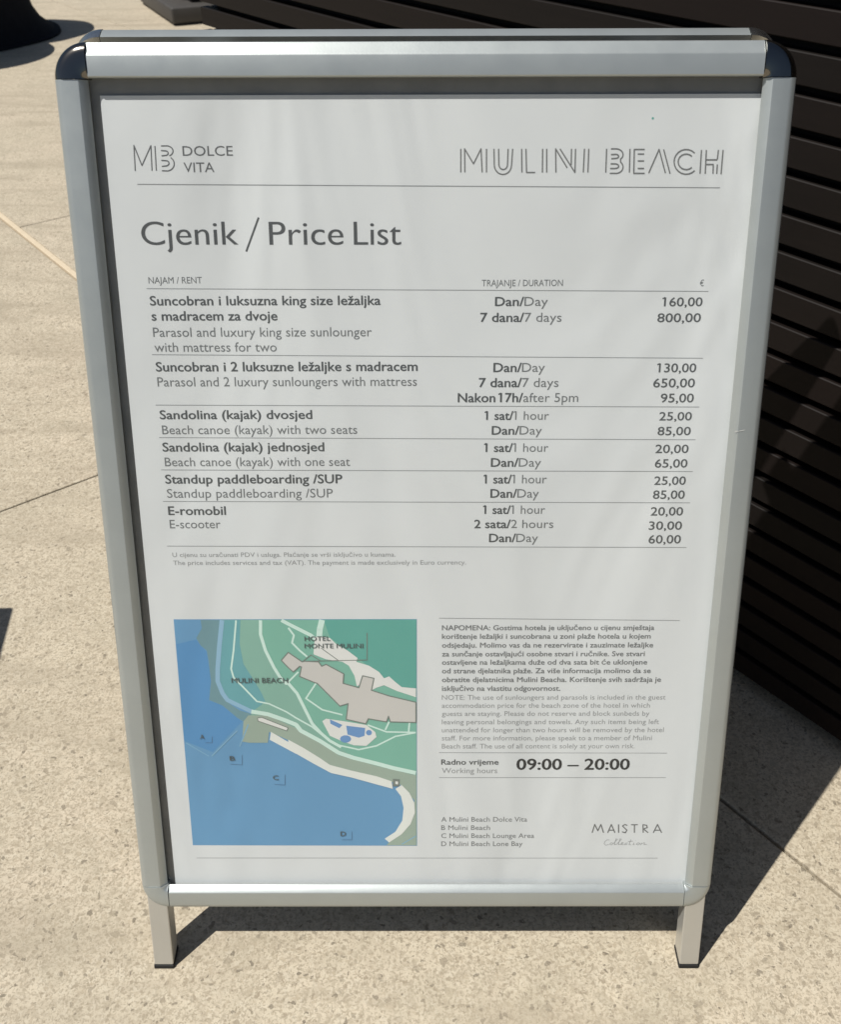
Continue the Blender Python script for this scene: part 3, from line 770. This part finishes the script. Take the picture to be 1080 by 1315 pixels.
# text -> meshes
BOLD = {'b': .020, 's': .014, 'r': 0.0, 'n': 0.0, 'm': .008, 'B': .026}   # half the extra stem width, in ems
jobs = []
for grp, parts, a0, a1, b, cap in PRINT_TEXT:
    row = []
    for st, s in parts:
        cu = bpy.data.curves.new('print', 'FONT'); cu.body = s; cu.size = 1; cu.resolution_u = 8 if grp == 'heading_text' else 3
        cu.fill_mode = 'FRONT'
        if grp == 'heading_text': cu.offset = -.008
        extra = .20 if s[0] == '_' else 0.0
        cu.body = s.lstrip('_')
        ob = bpy.data.objects.new('print', cu); col.objects.link(ob); row.append((st, cu.body, ob, extra))
    jobs.append((grp, row, a0, a1, b, cap))
bpy.context.view_layer.update()
dg = bpy.context.evaluated_depsgraph_get()
groups = {}
CAP = None
for grp, row, a0, a1, b, cap in jobs:
    pieces = []; x = 0
    for st, s, ob, extra in row:
        me = bpy.data.meshes.new_from_object(ob.evaluated_get(dg))
        xs = [v.co.x for v in me.vertices]
        lo, hi = min(xs), max(xs)
        top = max(v.co.y for v in me.vertices)
        flag = None
        if s[0] == '1':                  # the sheet's figure one has a flag
            flag = [(lo - .12, .56), (lo - .12, .64), (lo + .02, .72), (lo + .02, .62)]
            x += .12
        x += extra
        pieces.append((st, me, x - lo, flag)); x += (hi - lo) + .04
    W_ = x - .04
    sx = (a1 - a0) / W_
    sy = cap / .73                       # cap height of the built-in face is .73 of its size
    for st, me, dx, flag in pieces:
        pts_ = [(v.co.x, v.co.y) for v in me.vertices]
        fcs_ = [tuple(p.vertices) for p in me.polygons]
        if flag:
            fcs_.append(tuple(range(len(pts_), len(pts_) + 4))); pts_ += flag
        groups.setdefault((grp, a0, b), []).append((st, [(a0 + (px_ + dx) * sx, b + py_ * sy) for px_, py_ in pts_], fcs_, (.009 if grp == 'heading_text' else BOLD[st]) * sy))
        bpy.data.meshes.remove(me)
    for st, s, ob, extra in row:
        cu = ob.data; bpy.data.objects.remove(ob); bpy.data.curves.remove(cu)

def text_obj(name, items, mat_for=None, parent_plane=WP + .00016):
    off = origin_of(poster)
    keys = []; verts = []; faces = []; ids = []
    for st, pts, fcs, bold in items:
        k = mat_for or ('ink_' + st)
        if k not in keys: keys.append(k)
        for c_, (ex, ey) in enumerate([(0, 0)] if not bold else ([(-bold, 0), (0, 0), (bold, 0)] if name == 'heading_print' else [(-bold, 0), (bold, 0), (0, bold * .5), (0, -bold * .5)])):
            base = len(verts)
            verts += [tuple(FRONT((a + ex) / 1000, (b + ey) / 1000, parent_plane + c_ * .00002) - off) for a, b in pts]
            for q in fcs: faces.append(tuple(base + i for i in q)); ids.append(keys.index(k))
    me = bpy.data.meshes.new(name)
    me.from_pydata(verts, [], faces)
    for p, i in zip(me.polygons, ids): p.material_index = i
    me.update()
    return place(me, name, poster, [M[k] for k in keys])

for (grp, _a, _b), items in groups.items():
    if grp.startswith('row'): text_obj('price_row_print', items)
    elif grp == 'map_label': text_obj('map_label_print', items, None, WP + .0009)
    elif grp == 'heading_text': text_obj('heading_print', items, 'ink_heading')
    elif grp == 'note_text': text_obj('note_print', items, 'ink_o' if items[0][0] == 'b' else None)
    elif grp == 'brand_text': text_obj('brand_print', items, 'ink_mono')
    else: text_obj(grp.replace('_text', '') + '_print', items)
strokes('heading_print', [HEADING_SLASH], 1.7, M['ink_heading'])
for (p, q, wd) in PRINT_RULES:
    strokes('rule_line', [[p, q]], wd, M['ink_rule'])
strokes('monogram_print', LOGO_MONOGRAM, 1.0, M['ink_mono'])
strokes('wordmark_print', LOGO_WORDMARK, 1.15, M['ink_word'])
strokes('company_print', LOGO_COMPANY[:-10], 1.25, M['ink_comp'])
strokes('company_script_print', LOGO_COMPANY[-10:], .55, M['ink_n'])
# the patch stuck under the opening hours
flat_mesh('hours_patch', [([(118.0, 262.5), (236.0, 262.5), (236.0, 288.0), (118.0, 288.0)][::1], WP + .00008)], [M['paper']], [0])
keys = list(MAPC)
polys = []; ids = []
seq = 0
for lay, k, pts in MAP_AREAS:
    seq += 1
    polys.append((ccw(pts), WP + .0001 + lay * .00005 + seq * .0000012)); ids.append(keys.index(k))
for lay, k, wd, pts in MAP_LINES:
    for q in stroke(pts, wd * .92):
        seq += 1
        polys.append((q, WP + .0001 + lay * .00005 + seq * .00000012)); ids.append(keys.index(k))
flat_mesh('map_print', polys, [M['map_' + k] for k in keys], ids)
# a small green speck near the top right of the sheet
flat_mesh('ink_speck', [([(199.5 + 1.1 * math.cos(i * 1.05), 914.5 + 1.1 * math.sin(i * 1.05)) for i in range(6)], WP + .00012)], [M['map_deep']], [0])

# ------------------------------------------------------------------ black pouf at the upper left
def lathe(name, c, prof, mat, parent, n=48, wob=0.0):
    verts = []; faces = []
    for (r, z) in prof:
        for i in range(n):
            t = 2 * math.pi * i / n
            rr = r * (1 + wob * math.sin(3 * t + z * 9) + wob * .6 * math.sin(7 * t + 2))
            verts.append((c[0] + rr * math.cos(t), c[1] + rr * math.sin(t), z))
    m_ = len(prof)
    for k in range(m_ - 1):
        for i in range(n):
            j = (i + 1) % n
            faces.append((k * n + i, k * n + j, (k + 1) * n + j, (k + 1) * n + i))
    faces.append(tuple(range(n))); faces.append(tuple(range((m_ - 1) * n, m_ * n)))
    return mesh_obj(name, verts, faces, mat, parent, auto=50)
PC = (-2.49, 5.19)
pouf = empty('draped_stand', (PC[0], PC[1], 0))
tag(pouf, 'tall black fabric-covered stand with a flared foot, at the upper left corner', 'stand')
lathe('fabric_cover', PC, [(.47, 0.004), (.475, .012), (.455, .03), (.41, .07), (.38, .13), (.365, .22), (.36, .4), (.355, .60), (.335, .635), (.26, .65), (.0005, .655)], M['black_fabric'], pouf, wob=.022)
lathe('base_hem', PC, [(.495, .001), (.502, .004), (.500, .012), (.47, .016), (.45, .016)], M['black_fabric'], pouf, wob=.02)

# ------------------------------------------------------------------ dark lounge seat behind the slatted unit
NC = Vector((-1.405, 5.44, 0)); CA = Vector((-.442, .897, 0)); CB = Vector((.897, .442, 0))
def CH(s, t, z): return NC + CA * s + CB * t + Vector((0, 0, z))
seat = empty('lounge_seat', tuple(CH(.38, .36, 0)))
tag(seat, 'dark grey outdoor lounge seat with a white cushion, left of the slatted unit', 'lounge seat')
v, f = box_vf(CH, 0, .78, 0, .74, .012, .095); mesh_obj('base_frame', v, f, M['dark_frame'], seat, bevel=.012, seg=3, auto=40)
v, f = box_vf(CH, .01, .77, .01, .73, .001, .0118); mesh_obj('base_plinth', v, f, M['rubber'], seat)
v, f = box_vf(CH, .10, .70, .14, .66, .096, .19); mesh_obj('seat_body', v, f, M['dark_inner'], seat, bevel=.02, seg=3, auto=40)
v, f = box_vf(CH, .20, .70, .06, .60, .191, .27); mesh_obj('seat_cushion', v, f, M['cushion'], seat, bevel=.03, seg=3, auto=50)
v, f = box_vf(CH, .06, .72, .66, .735, .096, .62); mesh_obj('backrest', v, f, M['dark_inner'], seat, bevel=.02, seg=3, auto=40)
def bar(name, p, q, r, mat, parent):
    p, q = Vector(p), Vector(q); d = (q - p).normalized()
    s = d.cross(Vector((0, 0, 1))).normalized() * r; t = d.cross(s).normalized() * r
    v = [p + s + t, p - s + t, p - s - t, p + s - t, q + s + t, q - s + t, q - s - t, q + s - t]
    return mesh_obj(name, v, [(0, 1, 2, 3), (4, 5, 6, 7), (0, 1, 5, 4), (1, 2, 6, 5), (2, 3, 7, 6), (3, 0, 4, 7)], mat, parent, bevel=.003, seg=1)
bar('arm_strut', CH(.05, .30, .09), CH(.30, .10, .50), .014, M['dark_frame'], seat)
bar('arm_strut', CH(.03, .60, .09), CH(.05, .30, .50), .014, M['dark_frame'], seat)
bar('armrest', CH(.02, .06, .51), CH(.02, .70, .51), .022, M['dark_frame'], seat)

# ------------------------------------------------------------------ guessed low table, unseen left of the view, added to throw the paving shadow
TP = Vector((-.684, .619, 0)) - Vector((KX, KY, 0)) * .45
side = empty('shadow_side_table', (TP.x - .2, TP.y - .22, 0))
tag(side, 'low dark metal side table, guessed and unseen outside the left edge, added to cast the small dark shadow', 'side table')
ta, tb = Vector((-1, -.02, 0)), Vector((.15, -.99, 0)).normalized()
def TT(s, t, z): return Vector((TP.x, TP.y, 0)) + ta * s + tb * t + Vector((0, 0, z))
v, f = box_vf(TT, 0, .42, 0, .24, .43, .45); mesh_obj('table_top', v, f, M['table'], side, bevel=.003, seg=1)
for s in (.03, .39):
    for t in (.03, .21):
        v, f = box_vf(TT, s - .012, s + .012, t - .012, t + .012, 0.0005, .4295); mesh_obj('table_leg', v, f, M['table'], side)

TC = (-2.555, 4.645)  # unseen table made up to throw the front part of the stand's shadow
rt = empty('shadow_round_table', (TC[0], TC[1], 0))
tag(rt, 'low black made-up round table, unseen outside the upper left edge, casting shadow in front of the draped stand', 'table')
lathe('table_top', TC, [(.0005, .47), (.40, .47), (.42, .478), (.42, .492), (.41, .50), (.0005, .50)], M['table'], rt)
lathe('pedestal', TC, [(.05, .02), (.05, .469), (.0005, .469)], M['table'], rt, n=20)
lathe('base_disc', TC, [(.24, .0008), (.25, .006), (.24, .014), (.052, .02), (.0005, .02)], M['table'], rt)
